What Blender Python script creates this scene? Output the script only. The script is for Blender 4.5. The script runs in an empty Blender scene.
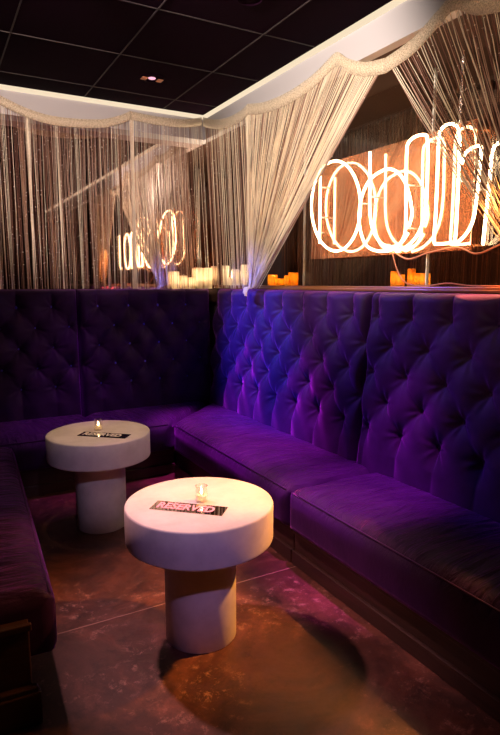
import bpy, bmesh, math, random
from mathutils import Vector, Matrix
random.seed(7)
sc = bpy.context.scene
COL = sc.collection
PI = math.pi

# ------------------------------------------------------------------ helpers
def mesh_obj(name, verts, faces, mats, parent=None, smooth=False, mi=None):
    me = bpy.data.meshes.new(name)
    me.from_pydata([tuple(v) for v in verts], [], faces)
    for m in (mats if isinstance(mats, (list, tuple)) else [mats]):
        me.materials.append(m)
    if mi is not None:
        me.polygons.foreach_set('material_index', mi)
    if smooth:
        me.polygons.foreach_set('use_smooth', [True] * len(me.polygons))
    me.update()
    o = bpy.data.objects.new(name, me)
    COL.objects.link(o)
    if parent is not None:
        o.parent = parent
    return o

def bm_obj(name, bm, mats, parent=None, smooth=False, angle=None):
    bmesh.ops.recalc_face_normals(bm, faces=bm.faces)
    me = bpy.data.meshes.new(name)
    if smooth:
        for f in bm.faces:
            f.smooth = True
    if angle is not None:
        for e in bm.edges:
            if len(e.link_faces) == 2 and e.calc_face_angle(0) > angle:
                e.smooth = False
    bm.to_mesh(me); bm.free()
    for m in (mats if isinstance(mats, (list, tuple)) else [mats]):
        me.materials.append(m)
    o = bpy.data.objects.new(name, me)
    COL.objects.link(o)
    if parent is not None:
        o.parent = parent
    return o

def empty(name, loc, label, cat, group=None, rz=0):
    o = bpy.data.objects.new(name, None)
    o.empty_display_size = 0.05
    COL.objects.link(o)
    o.location = loc; o.rotation_euler = (0, 0, rz)
    tag(o, label, cat, group)
    return o

def tag(o, label, cat, group=None, kind=None):
    o['label'] = label; o['category'] = cat
    if group: o['group'] = group
    if kind: o['kind'] = kind
    return o

def struct(o):
    o['kind'] = 'structure'
    return o

def add_box(bm, x0, x1, y0, y1, z0, z1, bevel=0.0, seg=2):
    r = bmesh.ops.create_cube(bm, size=1.0)
    vs = r['verts']
    for v in vs:
        v.co = Vector(((x0 + x1) / 2 + v.co.x * (x1 - x0), (y0 + y1) / 2 + v.co.y * (y1 - y0), (z0 + z1) / 2 + v.co.z * (z1 - z0)))
    if bevel > 0:
        es = list({e for v in vs for e in v.link_edges})
        bmesh.ops.bevel(bm, geom=es, offset=bevel, segments=seg, profile=0.5, affect='EDGES')

def box(name, dims, mat, parent=None, bevel=0.0):
    bm = bmesh.new(); add_box(bm, *dims, bevel=bevel)
    return bm_obj(name, bm, mat, parent)

def add_lathe(bm, prof, n=48, c=(0, 0, 0), closed=False):
    """prof: list of (r, z); r==0 ends collapse to a pole"""
    rings = []
    for r, z in prof:
        if r < 1e-6:
            rings.append([bm.verts.new((c[0], c[1], c[2] + z))])
        else:
            rings.append([bm.verts.new((c[0] + r * math.cos(2 * PI * i / n), c[1] + r * math.sin(2 * PI * i / n), c[2] + z)) for i in range(n)])
    pairs = list(zip(rings, rings[1:]))
    if closed: pairs.append((rings[-1], rings[0]))
    for a, b in pairs:
        for i in range(n):
            j = (i + 1) % n
            if len(a) == 1 and len(b) == 1: continue
            if len(a) == 1: bm.faces.new((a[0], b[i], b[j]))
            elif len(b) == 1: bm.faces.new((a[i], b[0], a[j]))
            else: bm.faces.new((a[i], b[i], b[j], a[j]))

def lathe(name, prof, mat, parent=None, n=48, c=(0, 0, 0), angle=0.6, closed=False):
    bm = bmesh.new(); add_lathe(bm, prof, n, c, closed)
    return bm_obj(name, bm, mat, parent, smooth=True, angle=angle)

def catmull(pts, closed=False, sub=6):
    P = [Vector(p) for p in pts]; n = len(P); out = []
    rng = range(n if closed else n - 1)
    for i in rng:
        if closed: a, b, c, d = P[i - 1], P[i], P[(i + 1) % n], P[(i + 2) % n]
        else: a, b, c, d = P[max(i - 1, 0)], P[i], P[i + 1], P[min(i + 2, n - 1)]
        for k in range(sub):
            t = k / sub
            out.append(0.5 * ((2 * b) + (c - a) * t + (2 * a - 5 * b + 4 * c - d) * t * t + (3 * b - a - 3 * c + d) * t ** 3))
    if not closed: out.append(P[-1])
    return out

def add_tube(V, F, pts, r, n=8, closed=False, rs=None):
    """sweep a circle along pts, appended to the lists V, F"""
    base = len(V); m = len(pts); up = None
    for i, p in enumerate(pts):
        if closed: t = pts[(i + 1) % m] - pts[i - 1]
        else: t = pts[min(i + 1, m - 1)] - pts[max(i - 1, 0)]
        t = t.normalized() if t.length > 0 else Vector((0, 0, 1))
        if up is None:
            up = t.orthogonal().normalized()
        up = (up - t * up.dot(t)); up = up.normalized() if up.length > 1e-6 else t.orthogonal().normalized()
        s = t.cross(up); rr = rs[i] if rs else r
        for k in range(n):
            a = 2 * PI * k / n
            V.append(p + up * (math.cos(a) * rr) + s * (math.sin(a) * rr))
    for i in range(m if closed else m - 1):
        a, b = base + i * n, base + ((i + 1) % m) * n
        for k in range(n):
            l = (k + 1) % n
            F.append((a + k, a + l, b + l, b + k))
    if not closed:
        F.append(tuple(base + k for k in reversed(range(n))))
        F.append(tuple(base + (m - 1) * n + k for k in range(n)))

# ------------------------------------------------------------------ materials
def mat(name, col, rough=0.5, metal=0.0, spec=0.5, sheen=0.0, sheen_tint=(1, 1, 1), coat=0.0):
    m = bpy.data.materials.new(name); m.use_nodes = True
    b = m.node_tree.nodes['Principled BSDF']
    b.inputs['Base Color'].default_value = (*col, 1)
    b.inputs['Roughness'].default_value = rough
    b.inputs['Metallic'].default_value = metal
    b.inputs['Specular IOR Level'].default_value = spec
    b.inputs['Sheen Weight'].default_value = sheen
    b.inputs['Sheen Tint'].default_value = (*sheen_tint, 1)
    b.inputs['Coat Weight'].default_value = coat
    return m

def nodes(m):
    nt = m.node_tree
    return nt, nt.nodes, nt.links, nt.nodes.get('Principled BSDF')

def noise(nt, scale, detail=5, rough=0.6, vec=None, dist=0.0):
    n = nt.nodes.new('ShaderNodeTexNoise')
    n.inputs['Scale'].default_value = scale; n.inputs['Detail'].default_value = detail
    n.inputs['Roughness'].default_value = rough; n.inputs['Distortion'].default_value = dist
    if vec is not None: nt.links.new(vec, n.inputs['Vector'])
    return n

def ramp(nt, inp, stops):
    r = nt.nodes.new('ShaderNodeValToRGB')
    e = r.color_ramp.elements
    while len(e) < len(stops): e.new(0.5)
    for el, (p, c) in zip(e, stops):
        el.position = p; el.color = (*c, 1) if len(c) == 3 else c
    nt.links.new(inp, r.inputs['Fac'])
    return r

def bump(nt, height, strength, dist=0.01):
    b = nt.nodes.new('ShaderNodeBump')
    b.inputs['Strength'].default_value = strength; b.inputs['Distance'].default_value = dist
    nt.links.new(height, b.inputs['Height'])
    nt.links.new(b.outputs['Normal'], nt.nodes['Principled BSDF'].inputs['Normal'])
    return b

def objvec(nt, scale=(1, 1, 1)):
    t = nt.nodes.new('ShaderNodeTexCoord'); mp = nt.nodes.new('ShaderNodeMapping')
    mp.inputs['Scale'].default_value = scale
    nt.links.new(t.outputs['Object'], mp.inputs['Vector'])
    return mp.outputs['Vector']

def emit(name, col, strength):
    m = bpy.data.materials.new(name); m.use_nodes = True
    nt = m.node_tree; nt.nodes.clear()
    e = nt.nodes.new('ShaderNodeEmission'); o = nt.nodes.new('ShaderNodeOutputMaterial')
    e.inputs['Color'].default_value = (*col, 1); e.inputs['Strength'].default_value = strength
    nt.links.new(e.outputs[0], o.inputs['Surface'])
    return m

def velvet():
    m = mat('purple_velvet', (0.03, 0.006, 0.07), 0.6, spec=0.2, sheen=1.0, sheen_tint=(0.52, 0.13, 0.95))
    nt, N, L, b = nodes(m)
    b.inputs['Sheen Roughness'].default_value = 0.32
    v = objvec(nt)
    n1 = noise(nt, 7, 4, 0.6, v)
    r = ramp(nt, n1.outputs['Fac'], [(0.3, (0.022, 0.004, 0.052)), (0.7, (0.042, 0.008, 0.095))])
    L.new(r.outputs['Color'], b.inputs['Base Color'])
    n2 = noise(nt, 260, 2, 0.5, v)
    bump(nt, n2.outputs['Fac'], 0.25, 0.003)
    return m

def velvet_seat(axis):
    """velvet with creases running across the seat"""
    m = velvet(); m.name = 'creased_velvet_' + axis
    nt, N, L, b = nodes(m)
    sc3 = (3.0, 20, 9) if axis == 'y' else (20, 3.0, 9)
    n = noise(nt, 1.0, 4, 0.55, objvec(nt, sc3), 0.9)
    bm_ = [x for x in N if x.type == 'BUMP'][0]
    b2 = N.new('ShaderNodeBump'); b2.inputs['Strength'].default_value = 0.9; b2.inputs['Distance'].default_value = 0.035
    g_ = N.new('ShaderNodeNewGeometry'); sp = N.new('ShaderNodeSeparateXYZ'); L.new(g_.outputs['Normal'], sp.inputs[0])
    mp_ = N.new('ShaderNodeMapRange'); mp_.inputs['From Min'].default_value = 0.3; mp_.inputs['From Max'].default_value = 0.95
    mp_.inputs['To Min'].default_value = 0.08; mp_.inputs['To Max'].default_value = 0.9
    L.new(sp.outputs['Z'], mp_.inputs['Value']); L.new(mp_.outputs[0], b2.inputs['Strength'])
    L.new(n.outputs['Fac'], b2.inputs['Height']); L.new(bm_.outputs['Normal'], b2.inputs['Normal'])
    L.new(b2.outputs['Normal'], b.inputs['Normal'])
    return m

def concrete():
    m = mat('cast_concrete', (0.7, 0.64, 0.6), 0.6)
    nt, N, L, b = nodes(m)
    v = objvec(nt)
    n = noise(nt, 9, 8, 0.65, v)
    r = ramp(nt, n.outputs['Fac'], [(0.25, (0.60, 0.545, 0.52)), (0.55, (0.74, 0.69, 0.66)), (0.8, (0.82, 0.78, 0.74))])
    vo = N.new('ShaderNodeTexVoronoi'); vo.inputs['Scale'].default_value = 26; L.new(v, vo.inputs['Vector'])
    r2 = ramp(nt, vo.outputs['Distance'], [(0.0, (0.45, 0.42, 0.4)), (0.07, (1, 1, 1))])
    mx = N.new('ShaderNodeMix'); mx.data_type = 'RGBA'; mx.blend_type = 'MULTIPLY'; mx.inputs['Factor'].default_value = 0.6
    L.new(r.outputs['Color'], mx.inputs[6]); L.new(r2.outputs['Color'], mx.inputs[7])
    L.new(mx.outputs[2], b.inputs['Base Color'])
    bump(nt, n.outputs['Fac'], 0.12, 0.004)
    return m

def floor_mat():
    m = mat('stained_concrete_floor', (0.06, 0.03, 0.025), 0.45)
    nt, N, L, b = nodes(m)
    v = objvec(nt)
    n = noise(nt, 2.3, 9, 0.68, v, 0.6)
    r = ramp(nt, n.outputs['Fac'], [(0.32, (0.03, 0.011, 0.009)), (0.5, (0.075, 0.026, 0.018)), (0.62, (0.17, 0.06, 0.04)), (0.75, (0.06, 0.022, 0.016))])
    # scuffs and chips
    n2 = noise(nt, 19, 12, 0.8, v, 0.25)
    r2 = ramp(nt, n2.outputs['Fac'], [(0.53, (0, 0, 0)), (0.63, (1, 1, 1))])
    n3 = noise(nt, 2.2, 4, 0.6, v)
    r3 = ramp(nt, n3.outputs['Fac'], [(0.45, (0, 0, 0)), (0.62, (1, 1, 1))])
    mu = N.new('ShaderNodeMath'); mu.operation = 'MULTIPLY'
    L.new(r2.outputs['Color'], mu.inputs[0]); L.new(r3.outputs['Color'], mu.inputs[1])
    mx = N.new('ShaderNodeMix'); mx.data_type = 'RGBA'
    L.new(mu.outputs[0], mx.inputs['Factor']); L.new(r.outputs['Color'], mx.inputs[6]); mx.inputs[7].default_value = (0.40, 0.20, 0.16, 1)
    # dark stains
    n4 = noise(nt, 5.5, 12, 0.78, v, 0.4)
    r4 = ramp(nt, n4.outputs['Fac'], [(0.34, (0.35, 0.3, 0.3)), (0.5, (1, 1, 1))])
    m2 = N.new('ShaderNodeMix'); m2.data_type = 'RGBA'; m2.blend_type = 'MULTIPLY'; m2.inputs['Factor'].default_value = 0.85
    L.new(mx.outputs[2], m2.inputs[6]); L.new(r4.outputs['Color'], m2.inputs[7])
    L.new(m2.outputs[2], b.inputs['Base Color'])
    rr = ramp(nt, n2.outputs['Fac'], [(0.3, (0.34,) * 3), (0.7, (0.6,) * 3)])
    L.new(rr.outputs['Color'], b.inputs['Roughness'])
    bump(nt, n2.outputs['Fac'], 0.12, 0.006)
    return m

def wood(name, dark, light, rough=0.4, axis='y'):
    m = mat(name, dark, rough)
    nt, N, L, b = nodes(m)
    v = objvec(nt, (25, 1.2, 25) if axis == 'y' else (1.2, 25, 25))
    n = noise(nt, 1.5, 6, 0.6, v, 0.8)
    r = ramp(nt, n.outputs['Fac'], [(0.3, dark), (0.7, light)])
    L.new(r.outputs['Color'], b.inputs['Base Color'])
    bump(nt, n.outputs['Fac'], 0.1, 0.003)
    return m

def pane_mat(name, tint, gloss, diffuse=0.0, dcol=(1, 1, 1), rough=0.0):
    """clear sheet: part passes straight through, part mirrors, part scatters"""
    m = bpy.data.materials.new(name); m.use_nodes = True
    nt = m.node_tree; N = nt.nodes; L = nt.links; N.clear()
    o = N.new('ShaderNodeOutputMaterial'); t = N.new('ShaderNodeBsdfTransparent'); g = N.new('ShaderNodeBsdfGlossy')
    t.inputs['Color'].default_value = (*tint, 1); g.inputs['Roughness'].default_value = rough
    g.inputs['Color'].default_value = (1, 1, 1, 1)
    mx = N.new('ShaderNodeMixShader'); mx.inputs[0].default_value = gloss
    L.new(t.outputs[0], mx.inputs[1]); L.new(g.outputs[0], mx.inputs[2])
    last = mx
    if diffuse > 0:
        d = N.new('ShaderNodeBsdfDiffuse'); d.inputs['Color'].default_value = (*dcol, 1)
        tl = N.new('ShaderNodeBsdfTranslucent'); tl.inputs['Color'].default_value = (*dcol, 1)
        ad = N.new('ShaderNodeMixShader'); ad.inputs[0].default_value = 0.5
        L.new(d.outputs[0], ad.inputs[1]); L.new(tl.outputs[0], ad.inputs[2])
        m2 = N.new('ShaderNodeMixShader'); m2.inputs[0].default_value = diffuse
        L.new(mx.outputs[0], m2.inputs[1]); L.new(ad.outputs[0], m2.inputs[2]); last = m2
    L.new(last.outputs[0], o.inputs['Surface'])
    return m

def wax_mat(name, col):
    m = bpy.data.materials.new(name); m.use_nodes = True
    nt = m.node_tree; N = nt.nodes; L = nt.links; b = N['Principled BSDF']; o = N['Material Output']
    b.inputs['Base Color'].default_value = (*col, 1); b.inputs['Roughness'].default_value = 0.45
    t = N.new('ShaderNodeBsdfTranslucent'); t.inputs['Color'].default_value = (*col, 1)
    mx = N.new('ShaderNodeMixShader'); mx.inputs[0].default_value = 0.7
    L.new(b.outputs[0], mx.inputs[1]); L.new(t.outputs[0], mx.inputs[2]); L.new(mx.outputs[0], o.inputs['Surface'])
    return m

def net_mat(name, col, alpha):
    m = mat(name, col, 0.5)
    nt, N, L, b = nodes(m)
    v = objvec(nt); n = noise(nt, 160, 2, 0.5, v)
    r = ramp(nt, n.outputs['Fac'], [(0.35, (alpha - 0.25,) * 3), (0.65, (min(1, alpha + 0.2),) * 3)])
    L.new(r.outputs['Color'], b.inputs['Alpha'])
    b.inputs['Sheen Weight'].default_value = 0.3
    return m

VEL = velvet(); VSY = velvet_seat('y'); VSX = velvet_seat('x')
CONC = concrete(); FLOOR = floor_mat()
BTN = mat('blue_lit_button', (0.13, 0.10, 1.0), 0.4, spec=0.3, sheen=0.6, sheen_tint=(0.4, 0.3, 1.0))  # satin finish; its strong blue stands in for blue light catching the buttons
DWOOD = wood('dark_stained_wood', (0.028, 0.012, 0.010), (0.06, 0.026, 0.020), 0.42)
DWOODX = wood('dark_stained_wood_across', (0.028, 0.012, 0.010), (0.06, 0.026, 0.020), 0.42, 'x')
SILL = wood('varnished_brown_wood', (0.16, 0.055, 0.02), (0.30, 0.12, 0.05), 0.3)
WHITE = mat('painted_plaster', (0.46, 0.44, 0.48), 0.7)
DARKWALL = mat('dark_plum_paint', (0.05, 0.03, 0.035), 0.8)
NICHE = mat('brown_painted_recess', (0.05, 0.020, 0.013), 0.8)
TILE = mat('black_ceiling_tile', (0.0075, 0.0012, 0.006), 0.9, spec=0.03)
nt, N, L, b = nodes(TILE)
_n = noise(nt, 60, 4, 0.6, objvec(nt)); bump(nt, _n.outputs['Fac'], 0.3, 0.004)
GRID = mat('ceiling_grid_metal', (0.013, 0.006, 0.010), 0.7)
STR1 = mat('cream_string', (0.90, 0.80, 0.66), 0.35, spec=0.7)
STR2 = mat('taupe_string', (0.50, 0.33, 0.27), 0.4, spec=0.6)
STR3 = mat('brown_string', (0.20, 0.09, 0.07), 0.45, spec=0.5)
BEAD = mat('silver_bead', (0.95, 0.9, 0.85), 0.3, metal=0.3)
NET = net_mat('glitter_net', (0.78, 0.65, 0.50), 0.62)
BROWNSTR = mat('dark_brown_string', (0.075, 0.028, 0.018), 0.6)
BROWNSTR2 = mat('red_brown_string', (0.15, 0.058, 0.032), 0.6)
MIRROR = mat('smoked_mirror', (0.80, 0.64, 0.58), 0.03, metal=1.0)
NEON = emit('warm_neon_glow', (1.0, 0.68, 0.36), 15.0)
LED = emit('warm_strip_glow', (1.0, 0.80, 0.56), 0.95)
GLOWFLAME = emit('sheltered_candle_flame', (1.0, 0.78, 0.52), 9000.0)
AMBERFLAME = emit('amber_candle_flame', (1.0, 0.74, 0.40), 3000.0)
FLAME = emit('candle_flame', (1.0, 0.66, 0.28), 55.0)
DOWN = emit('dim_pink_lamp', (1.0, 0.45, 0.6), 1.3)
ACRYL = pane_mat('orange_tinted_acrylic', (0.96, 0.62, 0.42), 0.32, 0.24, (0.95, 0.47, 0.26))
GLASS = pane_mat('window_glass', (0.92, 0.92, 0.92), 0.06)
VGLASS = pane_mat('votive_glass', (0.97, 0.95, 0.93), 0.10)
_lw = VGLASS.node_tree.nodes.new('ShaderNodeLayerWeight'); _lw.inputs['Blend'].default_value = 0.35
VGLASS.node_tree.links.new(_lw.outputs['Facing'], [n for n in VGLASS.node_tree.nodes if n.type == 'MIX_SHADER'][0].inputs[0])
EDGE = mat('bright_glass_edge', (0.75, 0.8, 0.8), 0.2)
CREAMWAX = wax_mat('cream_wax', (0.97, 0.90, 0.77))
AMBERWAX = wax_mat('amber_wax', (0.90, 0.50, 0.08))
PLQ_NEAR = mat('mirror_plaque', (0.88, 0.78, 0.75), 0.02, metal=1.0)
PLQ_FAR = mat('black_gloss_plaque', (0.012, 0.010, 0.012), 0.08, spec=0.8)
PINK = mat('pink_letter', (0.92, 0.42, 0.56), 0.5)
IVORY = mat('ivory_letter', (0.85, 0.78, 0.70), 0.5)
STEEL = mat('brushed_steel', (0.6, 0.58, 0.56), 0.3, metal=1.0)
CABLE = mat('copper_cable', (0.45, 0.16, 0.09), 0.45)
CRYSTAL = mat('chain_metal', (0.75, 0.68, 0.7), 0.2, metal=0.8)

# ------------------------------------------------------------------ room
XB, YB, ZT = 2.20, 4.62, 1.42           # faces and top of the bench backs
ZC = 2.87
struct(box('floor', (-2.0, 3.3, -2.6, 5.0, -0.08, 0.0), FLOOR))
struct(box('trim_1', (-2.0, 1.6, 2.352, 2.357, 0.0, 0.0006), mat('joint_filler', (0.30, 0.17, 0.14), 0.7)))
struct(box('ceiling', (-2.0, 3.3, -2.6, 5.0, ZC, ZC + 0.08), TILE))
# T-bars of the tile grid
bm = bmesh.new()
for k in range(-3, 3):
    x = 1.14 + 0.63 * k
    add_box(bm, x - 0.004, x + 0.004, -2.55, 4.66, ZC - 0.004, ZC + 0.002)
for k in range(-9, 2):
    y = 3.70 + 0.675 * k
    add_box(bm, -1.95, 2.12, y - 0.004, y + 0.004, ZC - 0.004, ZC + 0.002)
struct(bm_obj('trim_2', bm, GRID))
struct(box('wall_back', (-2.0, 3.3, 4.83, 5.0, 0, ZC), DARKWALL))
struct(box('wall_right', (2.32, 2.52, -2.6, 4.83, 0, 1.42), DARKWALL))
struct(box('wall_left', (-2.08, -2.0, -2.6, 5.0, 0, ZC), DARKWALL))
struct(box('wall_front', (-2.0, 3.3, -2.68, -2.6, 0, ZC), DARKWALL))
# recess behind the sign
struct(box('wall_recess', (3.1, 3.2, -2.6, 4.83, 0, ZC), NICHE))
struct(box('trim_3', (2.52, 3.1, -2.6, 4.83, 1.38, 1.445), NICHE))                  # shelf of the recess
# varnished sill, two steps
bm = bmesh.new()
add_box(bm, 2.30, 2.52, -1.5, 4.79, 1.42, 1.45, 0.004)
add_box(bm, 2.27, 2.30, -1.5, 4.10, 1.423, 1.438, 0.003)
struct(bm_obj('trim_4', bm, SILL))
# dropped fascias that carry the curtains
struct(box('trim_5', (2.14, 2.20, -2.6, 4.83, 2.67, ZC), WHITE))
struct(box('ceiling_recess', (2.20, 3.1, -2.6, 4.83, 2.672, ZC), NICHE))
struct(box('trim_6', (-2.0, 2.14, 4.65, 4.83, 2.67, ZC), WHITE))
# ledge behind the rear bench
struct(box('trim_7', (-2.0, 2.30, 4.755, 4.83, 1.30, 1.42), DWOODX))
# dark post and sliding panes of the recess window
bm = bmesh.new()
add_box(bm, 2.585, 2.60, -1.5, 2.50, 1.445, 2.67)
struct(bm_obj('window_1', bm, GLASS))
bm = bmesh.new()
add_box(bm, 2.60, 2.615, 2.505, 3.81, 1.445, 2.67)
struct(bm_obj('window_2', bm, GLASS))
struct(box('trim_8', (2.583, 2.602, 2.50, 2.506, 1.445, 2.67), EDGE))
struct(box('trim_9', (2.598, 2.617, 3.81, 3.815, 1.445, 2.67), EDGE))

o = box('wall_mirror', (-1.9, 2.52, 4.815, 4.83, 1.42, 2.67), MIRROR)
tag(o, 'smoked wall mirror behind the string curtain of the back wall', 'mirror')
o = box('light_strip', (2.128, 2.14, -2.5, 4.65, ZC - 0.036, ZC - 0.004), LED)
tag(o, 'warm light strip along the ceiling edge above the neon sign wall', 'light strip')
o = box('light_strip', (-1.9, 2.128, 4.638, 4.65, ZC - 0.036, ZC - 0.004), LED)
tag(o, 'warm light strip along the ceiling edge above the back wall', 'light strip')

# ------------------------------------------------------------------ banquettes
def tuft(name, width, z0, z1, s0, p, rows, dz, zr, parent, depth=0.085, amp=0.066, lean=0.0, step=0.0085, mtx=None, z_lean=0.43, bmat=None):
    """deep-buttoned panel. local: s along x (0..width), outward -y, z up; button rows at zr - k*dz"""
    ns = int(width / step); nz = int((z1 - z0) / step)
    zlow = zr - (rows - 1) * dz
    def prof(u, v):
        return 0.74 * ((u * u + v * v) / 2) ** 0.33 + 0.26 * 0.5 * (u ** 0.5 + v ** 0.5)
    def hgt(s, z):
        q = (s - s0) / p
        if z > zr:            # pleats running up to the top edge
            u = abs(math.sin(PI * q)); w = min(1.0, (z - zr) / 0.13)
            return prof(u, u) * (1 - 0.45 * w) + 0.45 * w
        if z < zlow:
            u = abs(math.sin(PI * (q + (0.0 if (rows - 1) % 2 == 0 else 0.5)))); w = min(1.0, (zlow - z) / 0.12)
            return prof(u, u) * (1 - 0.75 * w) + 0.75 * w
        return prof(abs(math.sin(PI * (q + (z - zr) / (2 * dz)))), abs(math.sin(PI * (q - (z - zr) / (2 * dz)))))
    def creases(s, z):
        """short gathers radiating from the nearest button"""
        k = min(rows - 1, max(0, round((zr - z) / dz))); best = None
        for kk in (k - 1, k, k + 1):
            if kk < 0 or kk >= rows: continue
            ph = s0 + (0.5 * p if kk % 2 else 0); i_ = round((s - ph) / p)
            dx, dzz = s - ph - i_ * p, z - (zr - kk * dz); d = math.hypot(dx, dzz)
            if best is None or d < best[0]: best = (d, math.atan2(dzz, dx), i_ * 2.3 + kk * 1.7)
        d, th, ph = best
        return 0.0042 * math.exp(-(d / 0.075) ** 2) * min(1, d / 0.03) * (math.sin(7 * th + ph) + 0.5 * math.sin(12 * th + 2 * ph))
    R = 0.05
    def rnd(d): 
        d = max(0.0, min(1.0, d / R)); return math.sqrt(max(0.0, 1 - (1 - d) ** 2))
    def off(z): return lean * (1 - (z - z_lean) / (ZT - z_lean))
    V = []; F = []
    for j in range(nz + 1):
        z = z0 + (z1 - z0) * j / nz
        for i in range(ns + 1):
            s = width * i / ns
            e = rnd(min(s, width - s) + 0.0001) ** 0.7 * rnd((z1 - z) + 0.0001) ** 0.8
            h = (depth + amp * (hgt(s, z) - 1) + 0.003 * math.sin(s * 31 + z * 17) + creases(s, z)) * e
            V.append(Vector((s, -h - off(z), z)))
    for j in range(nz):
        for i in range(ns):
            a = j * (ns + 1) + i
            F.append((a, a + 1, a + ns + 2, a + ns + 1))
    # rear side and rim
    bk = 0.03; base = len(V)
    ring = [i for i in range(ns + 1)] + [j * (ns + 1) + ns for j in range(1, nz + 1)] + \
           [nz * (ns + 1) + i for i in range(ns - 1, -1, -1)] + [j * (ns + 1) for j in range(nz - 1, 0, -1)]
    for q in ring: V.append(Vector((V[q].x, bk, V[q].z)))
    m = len(ring)
    for k in range(m):
        l = (k + 1) % m
        F.append((ring[l], ring[k], base + k, base + l))
    F.append(tuple(base + k for k in range(m)))
    M = mtx or Matrix()
    o = mesh_obj(name, [M @ v for v in V], F, VEL, parent, smooth=True)
    # covered buttons sunk in the dimples
    prof = [(0.0, 0.012), (0.008, 0.010), (0.013, 0.006), (0.015, 0.0), (0.013, -0.004), (0, -0.004)]
    bm = bmesh.new(); add_lathe(bm, prof, 10)
    me = bpy.data.meshes.new('button'); bmesh.ops.recalc_face_normals(bm, faces=bm.faces)
    for f in bm.faces: f.smooth = True
    bm.to_mesh(me); bm.free(); me.materials.append(bmat or VEL)
    for k in range(rows):
        z = zr - k * dz; ph = s0 + (0.5 * p if k % 2 else 0)
        i0 = math.ceil((0.03 - ph) / p)
        s = ph + i0 * p
        while s < width - 0.03:
            h = (depth - amp) + off(z) + 0.005
            bo = bpy.data.objects.new('button', me); COL.objects.link(bo); bo.parent = o
            bo.matrix_local = M @ Matrix.Translation((s, -h, z)) @ Matrix.Rotation(PI / 2, 4, 'X')
            s += p
    return o

def cushion(name, p0, p1, q, z0, z1, mat_, parent, r=0.075, end0=None, end1=None):
    """upholstered seat. runs from p0 to p1 (front edge), q = depth vector towards the back;
    end0/end1: extra shift of the end along the run, per metre of depth (mitre)"""
    p0 = Vector((*p0, 0)); p1 = Vector((*p1, 0)); q = Vector((*q, 0))
    D = q.length; qn = q.normalized(); run = p1 - p0; Ln = run.length; rn = run.normalized()
    # cross-section loop (d along depth, z)
    sec = []
    def arc(cx, cz, a0, a1, rr, n=6):
        for k in range(n + 1):
            a = a0 + (a1 - a0) * k / n
            sec.append((cx + rr * math.cos(a), cz + rr * math.sin(a)))
    rb = 0.04
    arc(rb, z0 + rb, 1.5 * PI, PI, rb, 4)
    arc(r, z1 - r, PI, PI / 2, r, 8)
    for k in range(1, 16): sec.append((r + (D - r - 0.03) * k / 16, z1))
    arc(D - 0.03, z1 - 0.03, PI / 2, 0, 0.03, 3)
    for k in range(1, 3): sec.append((D, z1 - 0.03 - (z1 - 0.03 - z0) * k / 3))
    sec.append((D, z0))
    for k in range(1, 5): sec.append((D - (D - rb) * k / 5, z0))
    n = len(sec); cd, cz = D / 2, (z0 + z1) / 2
    st = []
    re = 0.055
    for k in range(7): 
        a = k / 6 * PI / 2; st.append((re * (1 - math.sin(a)), 1 - (1 - math.sin(a)) * 0 , math.cos(a)))
    ends = [(re * (1 - math.cos(k / 6 * PI / 2)), math.sin(k / 6 * PI / 2)) for k in range(7)]
    S = [(d, 1 - re * 1.0 * (1 - f), f) for d, f in ends]
    mids = max(8, int(Ln / 0.016)); stations = []
    for d, _, f in S: stations.append((d, f))
    for k in range(1, mids): stations.append((re + (Ln - 2 * re) * k / mids, 1.0))
    for d, _, f in reversed(S): stations.append((Ln - d, f))
    V = []; F = []
    for (l, f) in stations:
        ins = re * (1 - f)
        crown = 0.022 * math.sin(PI * min(1, max(0, l / Ln))) ** 0.5
        for (d, z) in sec:
            dd = min(max(d, ins), D - ins * 0.4); zz = min(max(z, z0 + ins * 0.4), z1 - ins)
            if z > z1 - 0.02:
                zz += crown * math.sin(PI * d / D) + (0.004 * math.sin(l * 23 + d * 5) + 0.0055 * (0.55 + 0.45 * math.sin(l * 4.3 + d * 6)) * math.sin(l * 84 + d * 17 + 2.2 * math.sin(l * 6.1)) ) * math.sin(PI * d / D)
            sh0 = (end0 or 0) * dd * (1 - l / Ln); sh1 = (end1 or 0) * dd * (l / Ln)
            V.append(p0 + rn * (l + sh0 + sh1) + qn * dd + Vector((0, 0, zz)))
    m = len(stations)
    for a in range(m - 1):
        for k in range(n):
            l = (k + 1) % n
            F.append((a * n + k, a * n + l, (a + 1) * n + l, (a + 1) * n + k))
    F.append(tuple(reversed(range(n)))); F.append(tuple((m - 1) * n + k for k in range(n)))
    me = bpy.data.meshes.new(name); me.from_pydata([tuple(v) for v in V], [], F)
    bm = bmesh.new(); bm.from_mesh(me); bpy.data.meshes.remove(me)
    bmesh.ops.remove_doubles(bm, verts=bm.verts, dist=0.0004)
    o = bm_obj(name, bm, mat_, parent, smooth=True)
    # welt along the upper front edge
    V = []; F = []
    pts = []
    c45 = r * (1 - math.cos(PI / 4))
    for k in range(25):
        t = 0.03 + (Ln - 0.06) * k / 24
        sh = (end0 or 0) * c45 * (1 - t / Ln) + (end1 or 0) * c45 * (t / Ln)
        pts.append(p0 + rn * (t + sh) + qn * (c45 - 0.001) + Vector((0, 0, z1 - c45 + 0.001)))
    add_tube(V, F, pts, 0.005, 6)
    mesh_obj('welt', V, F, VEL, o, smooth=True)
    return o

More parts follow.
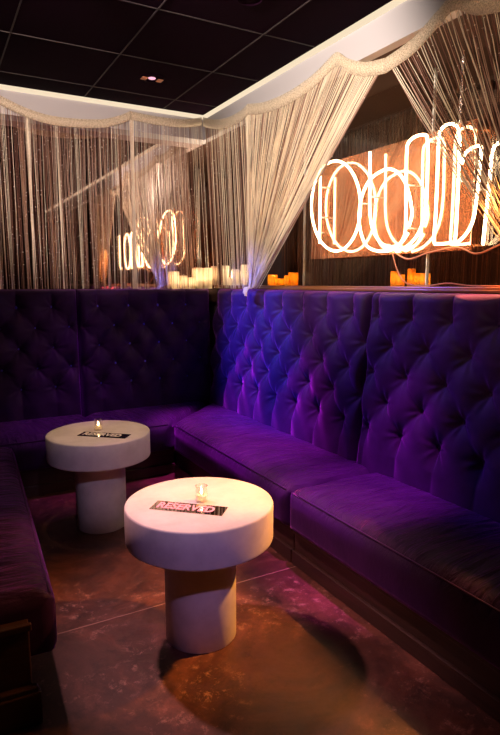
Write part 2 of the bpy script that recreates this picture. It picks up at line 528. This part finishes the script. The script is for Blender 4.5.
def plinth(name, dims, face, parent, m):
    """wooden base with a top rail and a skirting board standing proud of it (face: outward side)"""
    x0, x1, y0, y1, z0, z1 = dims
    bm = bmesh.new(); add_box(bm, x0, x1, y0, y1, z0, z1, 0.003)
    o = bm_obj(name, bm, m, parent)
    t = 0.018; q = bmesh.new()
    for (a, b_, tt) in ((z0, z0 + 0.075, t), (z1 - 0.035, z1 - 0.003, t * 0.7)):
        if face == '-x': add_box(q, x0 - tt, x0 + 0.002, y0, y1, a, b_, 0.004)
        if face == '-y': add_box(q, x0, x1, y0 - tt, y0 + 0.002, a, b_, 0.004)
        if face == '+x': add_box(q, x1 - 0.002, x1 + tt, y0, y1, a, b_, 0.004)
    bm_obj('skirting', q, m, o)
    return o

ZS, ZK = 0.425, 0.2
# right-hand wall, two lengths; panel local s runs towards the camera (-y)
def right_bench(y_far, y_near, label, s0, s0_first, mitre):
    t = empty('banquette', (XB, (y_far + y_near) / 2, 0), label, 'banquette', 'purple banquettes along the sign wall')
    inv = Matrix.Translation((-t.location.x, -t.location.y, 0))
    W = y_far - y_near
    # local +x -> world -y ; local -y (outward) -> world -x
    M = Matrix(((0, 1, 0, 0), (-1, 0, 0, 0), (0, 0, 1, 0), (0, 0, 0, 1)))
    M = inv @ Matrix.Translation((XB + 0.065, y_far, 0)) @ M
    bo = tuft('backrest', W - 0.006, 0.36, ZT, s0, 0.264, 5, 0.157, 1.284, t, lean=0.07, mtx=M, depth=0.08)
    return t, inv
t, inv = right_bench(4.60, 2.565, 'purple tufted velvet banquette on the right wall, its far length reaching the corner candles', 4.60 - 4.309, 0, True)
c = cushion('seat_cushion', (1.545, 2.40), (1.545, 3.985), (0.62, 0), ZK, ZS, VSY, t, r=0.09, end1=0.96)
c.matrix_local = inv
p = plinth('base', (1.60, 2.16, 2.40, 4.06, 0.0, ZK + 0.004), '-x', t, DWOOD); p.matrix_local = inv
t, inv = right_bench(2.56, 0.52, 'purple tufted velvet banquette on the right wall, near length at the right edge', 2.56 - 2.50, 0, False)
c = cushion('seat_cushion', (1.545, 0.52), (1.545, 2.392), (0.62, 0), ZK, ZS, VSY, t, r=0.09); c.matrix_local = inv
p = plinth('base', (1.60, 2.16, 0.52, 2.394, 0.0, ZK + 0.004), '-x', t, DWOOD); p.matrix_local = inv

# rear wall
def rear_bench(x0, x1, label, s0, seat_x1, mitre):
    t = empty('banquette', ((x0 + x1) / 2, YB, 0), label, 'banquette', 'purple banquettes along the mirror wall')
    inv = Matrix.Translation((-t.location.x, -t.location.y, 0))
    M = inv @ Matrix.Translation((x0, YB + 0.095, 0))
    tuft('backrest', x1 - x0 - 0.005, 0.36, ZT, s0 - x0, 0.2555, 5, 0.157, 1.284, t, lean=0.02, mtx=M, depth=0.085, bmat=BTN)
    c = cushion('seat_cushion', (x0, 4.02), (seat_x1, 4.02), (0, 0.62), ZK, ZS, VSX, t, r=0.09, end1=mitre); c.matrix_local = inv
    p = plinth('base', (x0, seat_x1 + 0.06, 4.09, 4.66, 0.0, ZK + 0.004), '-y', t, DWOODX); p.matrix_local = inv
rear_bench(1.037, 2.19, 'purple tufted velvet banquette under the mirror, the length meeting the corner', 1.191, 1.535, 0.98)
rear_bench(-0.32, 1.032, 'purple tufted velvet banquette under the mirror, the length at the left edge of the view', 0.574, 1.032, None)

# left bench, its end turned to the viewer
ang = -math.atan2(0.40 - 0.29, 3.86 - 1.8)
t = empty('banquette', (0.30, 1.92, 0), 'dark purple velvet bench at the left edge, wooden end panel facing the viewer', 'banquette', rz=ang)
# local: +y along the bench, front edge at x=0
cushion('seat_cushion', (0.012, 2.02), (0.012, 0.015), (-0.60, 0), 0.19, ZS, VSY, t, r=0.07)
M = Matrix(((0, -1, 0, 0), (1, 0, 0, 0), (0, 0, 1, 0), (0, 0, 0, 1)))
M = Matrix.Translation((-0.62, 0.02, 0)) @ M
tuft('backrest', 2.0, 0.30, 1.10, 0.15, 0.264, 3, 0.157, 0.96, t, mtx=M, step=0.02)
plinth('base', (-0.68, -0.10, 0.03, 2.02, 0, 0.195), '+x', t, DWOOD)
bm = bmesh.new()
add_box(bm, -0.72, -0.085, -0.03, 0.012, 0.0, 0.35, 0.004)
ep = bm_obj('end_panel', bm, DWOODX, t)
bm = bmesh.new()
add_box(bm, -0.72, -0.078, -0.045, -0.028, 0.335, 0.358, 0.003)
add_box(bm, -0.72, -0.068, -0.055, -0.028, 0.118, 0.135, 0.004)
add_box(bm, -0.72, -0.060, -0.060, -0.028, 0.0, 0.118, 0.006)
bm_obj('moulding', bm, DWOODX, ep)

# ------------------------------------------------------------------ tables
def table(x, y, label):
    t = empty('cocktail_table', (x, y, 0), label, 'table', 'round concrete cocktail tables')
    lathe('tabletop', [(0, 0.432), (0.296, 0.432), (0.302, 0.436), (0.304, 0.442), (0.304, 0.576), (0.301, 0.582), (0.296, 0.584), (0, 0.584)], CONC, t, 96, angle=0.9)
    lathe('pedestal', [(0, 0.0), (0.146, 0.0), (0.149, 0.004), (0.149, 0.432), (0, 0.432)], CONC, t, 64, angle=0.9)
    return t
table(0.914, 2.072, 'round white concrete pedestal table nearest the viewer with pink lettered plaque')
table(0.838, 3.383, 'round white concrete pedestal table behind, with black lettered plaque')

def text_mesh(name, body, size, m, parent, width):
    cu = bpy.data.curves.new(name, 'FONT'); cu.body = body; cu.size = size; cu.extrude = 0.0006; cu.offset = 0.0022
    cu.align_x = 'CENTER'; cu.align_y = 'CENTER'; cu.resolution_u = 3
    tmp = bpy.data.objects.new(name, cu); COL.objects.link(tmp)
    bpy.context.view_layer.update()
    dg = bpy.context.evaluated_depsgraph_get()
    me = bpy.data.meshes.new_from_object(tmp.evaluated_get(dg))
    bpy.data.objects.remove(tmp)
    xs = [v.co.x for v in me.vertices]; k = width / (max(xs) - min(xs)); cx = (max(xs) + min(xs)) / 2
    for v in me.vertices: v.co.x = (v.co.x - cx) * k
    me.materials.clear(); me.materials.append(m)
    o = bpy.data.objects.new(name, me); COL.objects.link(o); o.parent = parent
    return o

def plaque(x, y, rz, m, lm, label):
    t = empty('table_plaque', (x, y, 0.584), label, 'sign', None, rz)
    box('plate', (-0.150, 0.150, -0.045, 0.045, 0, 0.003), m, t, 0.0006)
    l = text_mesh('lettering', 'RESERVED', 0.075, lm, t, 0.235)
    l.location = (-0.012, 0, 0.0034)
plaque(0.845, 2.021, math.radians(-42.5), PLQ_NEAR, PINK, 'mirrored plaque with pink RESERVED lettering lying on the nearest table')
plaque(0.846, 3.288, math.radians(-41.0), PLQ_FAR, IVORY, 'black plaque with pale RESERVED lettering lying on the table behind')

def flame(parent, z, s=1.0, m=None):
    return lathe('flame', [(0, z), (0.0035 * s, z + 0.003 * s), (0.0045 * s, z + 0.008 * s), (0.003 * s, z + 0.015 * s), (0, z + 0.024 * s)], m or FLAME, parent, 10)

def votive(x, y, label):
    t = empty('votive_candle', (x, y, 0.584), label, 'candle', 'glass votive candles on the tables')
    R, Hh = 0.026, 0.066
    lathe('glass_cup', [(0, 0), (R * 0.9, 0), (R, 0.004), (R, Hh), (R - 0.003, Hh), (R - 0.003, 0.008), (0, 0.008)], VGLASS, t, 28)
    w = lathe('wax', [(0, 0.009), (R - 0.004, 0.009), (R - 0.004, 0.026), (0, 0.025)], CREAMWAX, t, 20)
    lathe('wick', [(0, 0.024), (0.001, 0.024), (0.001, 0.033), (0, 0.033)], DARKWALL, t, 6)
    flame(t, 0.030, 1.0)
votive(0.922, 2.069, 'lit tea light in clear glass cup on the nearest table')
votive(0.848, 3.427, 'lit tea light in clear glass cup on the table behind')

# ------------------------------------------------------------------ pillar candles
def pillar(x, y, z, r, h, wax, label, group, glow=True):
    t = empty('pillar_candle', (x, y, z), label, 'candle', group)
    lathe('wax', [(0, 0), (r - 0.002, 0), (r, 0.003), (r, h - 0.006), (r - 0.003, h), (r - 0.008, h - 0.004), (r - 0.009, h * 0.4), (r * 0.45, h * 0.36), (0, h * 0.36)], wax, t, 28)
    lathe('wick', [(0, h * 0.36), (0.0012, h * 0.36), (0.001, h * 0.36 + 0.010), (0, h * 0.36 + 0.010)], DARKWALL, t, 6)
    flame(t, h * 0.36 + 0.006, 1.2, AMBERFLAME if wax is AMBERWAX else GLOWFLAME)
    return t
G1 = 'cream pillar candles on the mirror ledge'
for x, r, h, lab in ((1.905, 0.036, 0.150, 'medium cream pillar candle on the mirror ledge, leftmost of that row'),
                     (1.990, 0.026, 0.115, 'slim shorter cream pillar candle on the mirror ledge, second from the left'),
                     (2.066, 0.029, 0.100, 'shortest cream pillar candle on the mirror ledge, in the middle of the row'),
                     (2.133, 0.028, 0.185, 'tall slim cream pillar candle on the mirror ledge, second from the corner'),
                     (2.222, 0.036, 0.185, 'tall thick cream pillar candle on the mirror ledge, closest to the corner')):
    pillar(x, 4.772, 1.42, r, h, CREAMWAX, lab, G1)
G2 = 'cream pillar candles at the corner end of the sill'
for x, y, r, h, lab in ((2.36, 4.70, 0.034, 0.175, 'tall cream pillar candle on the sill, closest to the corner'),
                        (2.325, 4.585, 0.033, 0.070, 'short cream pillar candle on the sill, in front of the taller ones'),
                        (2.39, 4.565, 0.036, 0.140, 'medium cream pillar candle on the sill, behind the short one'),
                        (2.345, 4.30, 0.038, 0.172, 'tall thick cream pillar candle on the sill, right end of the corner cluster'),
                        (2.40, 4.43, 0.030, 0.120, 'slim cream pillar candle on the sill, behind the tall thick one')):
    pillar(x, y, 1.45, r, h, CREAMWAX, lab, G2)
G3 = 'amber candles behind the gathered curtain'
for x, y, r, h, lab in ((2.75, 4.52, 0.045, 0.10, 'amber candle behind the gathered string curtain, leftmost of four'),
                        (2.75, 4.40, 0.040, 0.065, 'amber candle behind the gathered string curtain, shortest of four'),
                        (2.78, 4.30, 0.042, 0.090, 'amber candle behind the gathered string curtain, third of four'),
                        (2.75, 4.18, 0.042, 0.115, 'tallest amber candle, right beside the gathered string curtain')):
    pillar(x, y, 1.445, r, h, AMBERWAX, lab, G3)
G4 = 'amber candles below the neon sign'
for x, y, r, h, lab in ((2.75, 2.945, 0.026, 0.105, 'amber candle below the neon sign, leftmost of five'),
                        (2.72, 2.865, 0.033, 0.080, 'amber candle below the neon sign, short and second from left'),
                        (2.75, 2.79, 0.026, 0.118, 'tallest amber candle below the neon sign, in the middle'),
                        (2.75, 2.727, 0.028, 0.088, 'amber candle below the neon sign, fourth from the left'),
                        (2.73, 2.652, 0.032, 0.086, 'amber candle below the neon sign, rightmost of five')):
    pillar(x, y, 1.445, r, h, AMBERWAX, lab, G4)
# ------------------------------------------------------------------ neon sign
sx = 2.46
sign = empty('neon_sign', (sx, 2.6, 1.64), 'glowing warm neon tube lettering on orange clear acrylic, hung above the sill', 'sign')
inv = Vector((sx, 2.6, 1.64))
ring = [(2.968, 1.959), (2.977, 2.022), (2.997, 2.084), (3.029, 2.141), (3.07, 2.192), (3.119, 2.234), (3.175, 2.265), (3.235, 2.282), (3.295, 2.286), (3.354, 2.274), (3.407, 2.247), (3.452, 2.205), (3.486, 2.152), (3.507, 2.089), (3.512, 2.02), (3.503, 1.948), (3.478, 1.88), (3.441, 1.817), (3.392, 1.764), (3.336, 1.724), (3.275, 1.698), (3.213, 1.687), (3.154, 1.692), (3.099, 1.711), (3.052, 1.743), (3.014, 1.786), (2.987, 1.838), (2.971, 1.897)]
TUBES = [
 (ring, True),
 ([(3.41, 2.213), (3.408, 1.98), (3.405, 1.749)], False),
 ([(2.891, 2.276), (2.884, 2.076), (2.875, 1.912), (2.841, 1.799), (2.764, 1.715), (2.674, 1.686), (2.591, 1.704), (2.537, 1.758)], False),
 ([(2.531, 1.797), (2.511, 1.863), (2.532, 1.954), (2.577, 2.05), (2.646, 2.117), (2.724, 2.146), (2.811, 2.137), (2.893, 2.102), (2.956, 2.019), (2.98, 1.904), (2.956, 1.789), (2.894, 1.703), (2.789, 1.667), (2.682, 1.668), (2.615, 1.688)], False),
 ([(2.699, 1.663), (2.623, 1.683), (2.575, 1.727), (2.558, 1.788), (2.565, 2.004), (2.572, 2.217), (2.557, 2.267), (2.504, 2.287), (2.436, 2.28), (2.415, 2.244), (2.406, 2.089), (2.404, 1.928), (2.423, 1.81), (2.472, 1.731), (2.548, 1.679), (2.63, 1.66)], False),
 ([(2.334, 1.70), (2.332, 1.839), (2.332, 2.024), (2.335, 2.225), (2.322, 2.281), (2.274, 2.30), (2.22, 2.281), (2.196, 2.233), (2.188, 2.078), (2.186, 1.876), (2.189, 1.70), (2.215, 1.684), (2.256, 1.682), (2.31, 1.684)], True),
 ([(2.17, 2.08), (2.153, 2.126), (2.11, 2.148), (2.055, 2.142), (2.055, 2.056), (2.063, 1.911), (2.079, 1.79), (2.119, 1.723), (2.175, 1.68)], False),
 ([(2.009, 1.661), (2.002, 1.807), (1.992, 1.997), (1.985, 2.105), (1.962, 2.137), (1.912, 2.14), (1.877, 2.102), (1.871, 1.956), (1.877, 1.748), (1.887, 1.663)], False),
 ([(1.70 + 0.14 * math.cos(a * PI / 8), 1.90 + 0.24 * math.sin(a * PI / 8)) for a in range(16)], True),
 ([(1.50, 2.14), (1.50, 1.9), (1.497, 1.75), (1.45, 1.68), (1.38, 1.67), (1.33, 1.73), (1.325, 1.9), (1.325, 2.14)], False),
]
for pts, closed in TUBES:
    V = []; F = []
    P3 = catmull([(sx - inv.x, a - inv.y, b_ - inv.z) for a, b_ in pts], closed, 5)
    add_tube(V, F, P3, 0.0078, 8, closed)
    mesh_obj('neon_tube', V, F, NEON, sign, smooth=True)
    # clear stand-offs holding the tube on the panel
    for q in ((P3[len(P3) // 5], P3[len(P3) * 3 // 5]) if pts[0][0] > 2.1 else ()):
        V = []; F = []
        add_tube(V, F, [q + Vector((0.008, 0, 0)), q + Vector((0.04, 0, 0)), q + Vector((0.064, 0, 0))], 0.005, 8)
        mesh_obj('standoff', V, F, EDGE, sign, smooth=True)
box('acrylic_panel', (0.064, 0.070, 2.14 - 2.6, 3.60 - 2.6, 0.005, 0.665), ACRYL, sign)
V = []; F = []
cab = catmull([(0.03, 2.70 - 2.6, 0.03), (0.02, 2.55 - 2.6, -0.03), (0.03, 2.40 - 2.6, 0.0), (0.03, 2.2 - 2.6, 0.02), (0.02, 2.06 - 2.6, -0.02), (0.02, 1.92 - 2.6, 0.02), (0.03, 1.80 - 2.6, 0.05)], False, 6)
add_tube(V, F, cab, 0.005, 6)
cab = catmull([(0.03, 2.70 - 2.6, 0.03), (0.03, 2.64 - 2.6, -0.10), (0.0, 2.52 - 2.6, -0.175), (-0.06, 2.3 - 2.6, -0.183), (-0.08, 2.15 - 2.6, -0.17), (-0.07, 2.0 - 2.6, -0.183), (-0.05, 1.6 - 2.6, -0.183)], False, 6)
add_tube(V, F, cab, 0.004, 6)
mesh_obj('cable', V, F, CABLE, sign, smooth=True)
V = []; F = []
for k in range(24):                       # chain of oval links from the soffit to the panel
    z = 2.305 - 1.64 + (2.668 - 2.305) * (k + 0.5) / 24
    c0 = Vector((0.067, 2.255 - 2.6, z)); pts = []
    for a in range(10):
        ca, sa = math.cos(2 * PI * a / 10), math.sin(2 * PI * a / 10)
        pts.append(c0 + (Vector((0.007 * ca, 0, 0.0115 * sa)) if k % 2 else Vector((0, 0.007 * ca, 0.0115 * sa))))
    add_tube(V, F, pts, 0.0028, 5, True)
mesh_obj('hanging_chain', V, F, CRYSTAL, sign, smooth=True)

# ------------------------------------------------------------------ string curtains
def interp(knots, u):
    for (a, fa), (b_, fb) in zip(knots, knots[1:]):
        if u <= b_:
            t = max(0, (u - a) / (b_ - a)); t = t * t * (3 - 2 * t) if False else t
            return fa + (fb - fa) * t
    return knots[-1][1]

def strings(name, items, parent, r=0.0017, beads=1.0, seg=2):
    """items: list of (polyline, material index)"""
    V = []; F = []; MI = []
    for pts, mi in items:
        n0 = len(F); add_tube(V, F, pts, r, 3); MI += [mi] * (len(F) - n0)
        for _ in range(int(beads * 6)):
            if random.random() > beads: continue
            k = random.randrange(len(pts) - 1); q = pts[k].lerp(pts[k + 1], random.random())
            s = random.uniform(0.0028, 0.005); base = len(V); n0 = len(F)
            V += [q + Vector(d) * s for d in ((1, 0, 0), (-1, 0, 0), (0, 1, 0), (0, -1, 0), (0, 0, 1), (0, 0, -1))]
            for f in ((0, 2, 4), (2, 1, 4), (1, 3, 4), (3, 0, 4), (2, 0, 5), (1, 2, 5), (3, 1, 5), (0, 3, 5)): F.append(tuple(base + i for i in f))
            MI += [3] * (len(F) - n0)
    o = mesh_obj(name, V, F, [STR1, STR2, STR3, BEAD], parent, mi=MI)
    o['kind'] = 'stuff'
    return o

def header(path, h, parent, nrm, th=0.004):
    """sagging net band; path: list of points along its upper edge"""
    P = catmull(path, False, 8); V = []; F = []
    nrm = Vector(nrm)
    for p in P:
        for dz, dn in ((0, 0), (-h * 0.5, 0.006), (-h, 0), (-h, -th), (-h * 0.5, 0.006 - th), (0, -th)):
            V.append(p + Vector((0, 0, dz)) + nrm * dn)
    m = len(P)
    for i in range(m - 1):
        for k in range(6):
            l = (k + 1) % 6
            F.append((i * 6 + k, i * 6 + l, i * 6 + 6 + l, i * 6 + 6 + k))
    F.append((0, 1, 2, 3, 4, 5)); F.append(tuple((m - 1) * 6 + k for k in range(6)))
    return mesh_obj('header_band', V, F, NET, parent, smooth=True)

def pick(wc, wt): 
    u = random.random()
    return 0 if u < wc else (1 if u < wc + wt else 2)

def back_curtain(x0, x1, knots, label, n, bundles, dens):
    y = 4.630
    t = empty('string_curtain', ((x0 + x1) / 2, y, ZT), label, 'curtain', 'string curtains over the mirror wall')
    off = Vector(t.location)
    header([Vector((a, y - 0.002, z)) - off for a, z in knots], 0.065, t, (0, -1, 0))
    it = []
    def one(xt, xb, mi, yo):
        zt = interp(knots, min(max(xt, x0), x1)) - 0.02
        yb = 4.655 + yo
        p0 = Vector((xt, y + 0.004, zt)); p1 = Vector((xb, yb, ZT + 0.004))
        mid = p0.lerp(p1, 0.5) + Vector((random.uniform(-0.004, 0.004), 0, 0))
        it.append(([p0 - off, mid - off, p1 - off], mi))
    for k in range(n):
        xt = x0 + (x1 - x0) * (k + random.random()) / n
        # strings cling together in small clumps towards the bottom
        cl = (0.085 * ((xt - x0) / (x1 - x0)) ** 3 if x1 > 2 else 0) + 0.012 * math.sin(xt * 61) + 0.008 * math.sin(xt * 143 + 1)
        one(xt, min(max(xt + cl + random.uniform(-0.004, 0.004), x0 + 0.002), x1 + (0.08 if x1 > 2 else -0.002)), pick(*dens(xt)), random.uniform(-0.012, 0.03))
    for xb_, w, cnt in bundles:
        for k in range(cnt):
            one(xb_ + random.gauss(0, w), xb_ + random.gauss(0, w), 0 if random.random() < 0.8 else 1, random.uniform(-0.01, 0.01))
    strings('strings', it, t, beads=0.8)

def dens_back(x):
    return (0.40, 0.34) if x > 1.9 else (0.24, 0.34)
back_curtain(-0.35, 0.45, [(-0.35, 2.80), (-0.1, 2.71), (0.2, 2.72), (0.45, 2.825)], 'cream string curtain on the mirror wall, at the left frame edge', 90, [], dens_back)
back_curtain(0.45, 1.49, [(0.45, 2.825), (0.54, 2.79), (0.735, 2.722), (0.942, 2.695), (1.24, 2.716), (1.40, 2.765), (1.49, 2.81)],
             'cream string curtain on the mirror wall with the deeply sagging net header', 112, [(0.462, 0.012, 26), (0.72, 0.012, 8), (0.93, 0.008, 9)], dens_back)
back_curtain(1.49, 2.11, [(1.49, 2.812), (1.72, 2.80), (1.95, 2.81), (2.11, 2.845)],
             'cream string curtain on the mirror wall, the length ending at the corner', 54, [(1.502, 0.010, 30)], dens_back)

def side_curtain(path, items_fn, label):
    t = empty('string_curtain', (2.12, path[len(path) // 2][0], ZT), label, 'curtain', 'string curtains over the sign wall')
    off = Vector(t.location)
    header([Vector((2.118, a, z)) - off for a, z in path], 0.075, t, (-1, 0, 0))
    it = [([p - off for p in pts], mi) for pts, mi in items_fn()]
    strings('strings', it, t, beads=0.8, r=0.0024)

XT = 2.125
PATH_A = [(4.62, 2.845), (4.40, 2.775), (4.15, 2.735), (3.95, 2.735), (3.85, 2.755)]
PATH_B = [(3.85, 2.755), (3.60, 2.705), (3.30, 2.69), (3.05, 2.71), (2.90, 2.745), (2.80, 2.765), (2.70, 2.70), (2.55, 2.635), (2.39, 2.605)]
PATH_C = [(2.39, 2.605), (2.20, 2.635), (2.05, 2.70), (1.95, 2.735), (1.80, 2.66), (1.5, 2.62), (1.2, 2.68), (0.95, 2.74)]
def kn(path): return sorted([(a, z) for a, z in path])
def fn_a():
    it = []; k_ = kn(PATH_A)
    for k in range(52):
        y = 3.85 + 0.76 * (k + random.random()) / 52
        yb = y + 0.010 * math.sin(y * 50) + random.uniform(-0.004, 0.004)
        p0 = Vector((XT, y, interp(k_, y) - 0.03)); p1 = Vector((2.18 + random.uniform(0, 0.03), min(4.60, yb), ZT + 0.006))
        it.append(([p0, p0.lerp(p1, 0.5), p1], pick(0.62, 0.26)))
    for k in range(46):
        y = 3.86 + random.gauss(0, 0.012); p0 = Vector((XT, y, interp(k_, y) - 0.02)); p1 = Vector((2.19, 3.93 + random.gauss(0, 0.012), ZT + 0.006))
        it.append(([p0, p0.lerp(p1, 0.5), p1], 0))
    return it
side_curtain(PATH_A, fn_a, 'cream string curtain hanging straight beside the corner on the sign wall')
def fn_b():
    it = []; k_ = kn(PATH_B)
    for k in range(180):
        f = (k + random.random()) / 180
        y = 3.85 - 1.45 * f
        g = Vector((2.165 + random.uniform(-0.02, 0.025), 3.86 - 0.05 * f + random.gauss(0, 0.012), ZT + 0.012 + random.uniform(0, 0.02)))
        p0 = Vector((XT, y, interp(k_, y) - 0.03))
        pts = []
        for s in range(9):
            u = s / 8; q = p0.lerp(g, u)
            q.z -= 0.04 * f * math.sin(PI * u) ** 1.3 ; q.x -= 0.02 * math.sin(PI * u)
            q.y += random.uniform(-0.003, 0.003)
            pts.append(q)
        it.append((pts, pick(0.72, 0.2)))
    for k in range(40):            # tail hanging over the bench
        g = Vector((2.15 + random.uniform(-0.03, 0.02), 3.86 + random.gauss(0, 0.012), ZT + 0.02)); e = Vector((2.115 + random.uniform(-0.015, 0.0), 3.87 + random.gauss(0, 0.018), ZT - random.uniform(0.01, 0.05)))
        it.append(([g, g.lerp(e, 0.5) + Vector((-0.012, 0, 0.012)), e], 0))
    return it
side_curtain(PATH_B, fn_b, 'cream string curtain swept aside and gathered left of the neon sign')
def fn_c():
    it = []; k_ = kn(PATH_C)
    for k in range(105):
        f = (k + random.random()) / 105
        y = 2.39 - 1.43 * f
        g = Vector((2.17 + random.uniform(-0.01, 0.02), 1.46 + random.gauss(0, 0.03) + 0.05 * (0.5 - f), ZT + 0.012 + random.uniform(0, 0.02)))
        p0 = Vector((XT, y, interp(k_, y) - 0.03)); pts = []
        for s in range(9):
            u = s / 8; q = p0.lerp(g, u)
            q.z -= 0.06 * abs(f - 0.6) * math.sin(PI * u); q.y += random.uniform(-0.004, 0.004)
            pts.append(q)
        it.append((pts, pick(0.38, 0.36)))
    return it
side_curtain(PATH_C, fn_c, 'cream string curtain swept towards the right edge, hanging before the neon sign')

# brown string hanging at the back of the recess
t = empty('string_curtain', (3.03, 2.0, 1.445), 'dark brown string curtain at the back of the recess behind the sign', 'curtain')
V = []; F = []; MI = []
for k in range(560):
    y = -1.2 + 5.98 * (k + random.random()) / 560
    p0 = Vector((3.02 + random.uniform(-0.02, 0.03), y, 2.665)) - Vector(t.location); p1 = Vector((p0.x, p0.y + random.uniform(-0.01, 0.01), 0.005))
    n0 = len(F); add_tube(V, F, [p0, p1], 0.0032, 3); MI += [random.choice((0, 0, 1))] * (len(F) - n0)
o = mesh_obj('strings', V, F, [BROWNSTR, BROWNSTR2], t, mi=MI); o['kind'] = 'stuff'

# ------------------------------------------------------------------ ceiling fittings
def downlight(x, y, label, glow):
    t = empty('downlight', (x, y, ZC), label, 'downlight')
    lathe('trim_ring', [(0.085, 0.0), (0.085, -0.006), (0.06, -0.008), (0.055, 0.0)], TILE, t, 32, closed=True)
    bm = bmesh.new(); add_lathe(bm, [(0, -0.004), (0.022, -0.005), (0.026, -0.001), (0, -0.001)], 20)
    bm_obj('lamp', bm, glow, t, smooth=True)
    return t
d = downlight(1.455, 4.01, 'small recessed downlight with a dim pink lamp in the dark ceiling', DOWN)
for s in (-1, 1):                       # copper reflector flaps left and right of the lamp
    bm = bmesh.new(); add_box(bm, s * 0.055 - 0.02, s * 0.055 + 0.02, -0.028, 0.028, -0.012, -0.007, 0.002)
    bm_obj('reflector', bm, mat('copper_reflector', (0.55, 0.25, 0.14), 0.35, metal=0.6), d)
downlight(1.50, 2.70, 'dark round ceiling fitting at the top edge of the view', TILE)

# ------------------------------------------------------------------ lamps
def spot(name, loc, target, energy, col, deg, blend=0.5, size=0.06):
    l = bpy.data.lights.new(name, 'SPOT'); l.energy = energy; l.color = col
    l.spot_size = math.radians(deg); l.spot_blend = blend; l.shadow_soft_size = size
    o = bpy.data.objects.new(name, l); COL.objects.link(o); o.location = loc
    o.rotation_euler = (Vector(target) - Vector(loc)).to_track_quat('-Z', 'Y').to_euler()
    return o
spot('table_spot', (0.35, 3.30, 2.84), (1.08, 2.25, 0.2), 300, (1.0, 0.44, 0.46), 36, 0.7, 0.05)
spot('tabletop_fill', (0.70, 1.95, 2.84), (0.914, 2.072, 0.58), 58, (1.0, 0.80, 0.64), 17, 0.35, 0.03)  # this beam and the next are added to brighten only the tabletops
spot('tabletop_fill', (0.62, 3.35, 2.84), (0.838, 3.383, 0.58), 72, (1.0, 0.60, 0.32), 17, 0.35, 0.03)
spot('lavender_pin', (0.50, -0.30, 2.80), (0.90, 2.07, 0.42), 95, (0.70, 0.38, 1.0), 15, 0.7, 0.05)
spot('lavender_pin', (0.30, -0.30, 2.80), (0.83, 3.38, 0.40), 85, (0.80, 0.58, 1.0), 11, 0.7, 0.05)
for y_, e_ in ((3.85, 520), (3.05, 640), (2.15, 430)):
    spot('magenta_spot', (1.58, y_, 2.84), (1.84, y_ + 0.05, 0.43), e_, (1.0, 0.09, 0.80), 27, 0.9, 0.05)
spot('magenta_spot', (1.00, 4.05, 2.84), (1.00, 4.22, 0.43), 90, (0.9, 0.09, 0.90), 36, 0.9, 0.05)
spot('violet_spot', (0.95, 4.10, 2.80), (2.14, 2.50, 1.20), 200, (0.30, 0.14, 1.0), 30, 0.9, 0.05)
spot('blue_spot', (0.60, 4.45, 2.80), (2.16, 3.80, 0.98), 760, (0.09, 0.12, 1.0), 33, 0.9, 0.05)
spot('curtain_fill', (0.30, 2.2, 2.80), (1.1, 4.64, 2.40), 240, (1.0, 0.77, 0.62), 44, 0.6, 0.06)  # three added beams without fittings, brightening the strings and the fascia
spot('curtain_fill', (0.30, 2.3, 2.80), (2.14, 3.1, 2.35), 300, (1.0, 0.82, 0.66), 68, 0.7, 0.06)
spot('curtain_fill', (0.30, 1.3, 2.80), (2.14, 1.75, 2.00), 60, (1.0, 0.70, 0.46), 50, 0.8, 0.06)
spot('neon_spill_fill', (2.76, 1.60, 2.23), (1.0, 1.70, 0.0), 820, (1.0, 0.36, 0.06), 50, 0.6, 0.05)  # added unseen source standing in for the neon's orange light on the floor

w = bpy.data.worlds.new('World'); sc.world = w; w.use_nodes = True
bg = w.node_tree.nodes['Background']
bg.inputs['Color'].default_value = (0.10, 0.06, 0.12, 1); bg.inputs['Strength'].default_value = 0.05

# ------------------------------------------------------------------ camera
cam = bpy.data.cameras.new('Camera'); cam.sensor_fit = 'VERTICAL'; cam.sensor_height = 36.0
cam.lens = 36.0 * 574.08 / 735.0; cam.clip_start = 0.02
co = bpy.data.objects.new('Camera', cam); COL.objects.link(co)
co.location = (0, 0, 1.4728); co.rotation_euler = (math.radians(90 - 8.4058), 0, math.radians(-29.0719))
sc.camera = co
sc.view_settings.view_transform = 'Standard'; sc.view_settings.look = 'None'
sc.view_settings.exposure = 0.0; sc.view_settings.gamma = 1.0; sc.view_settings.use_curve_mapping = False
sc.cycles.max_bounces = 8; sc.cycles.transparent_max_bounces = 24
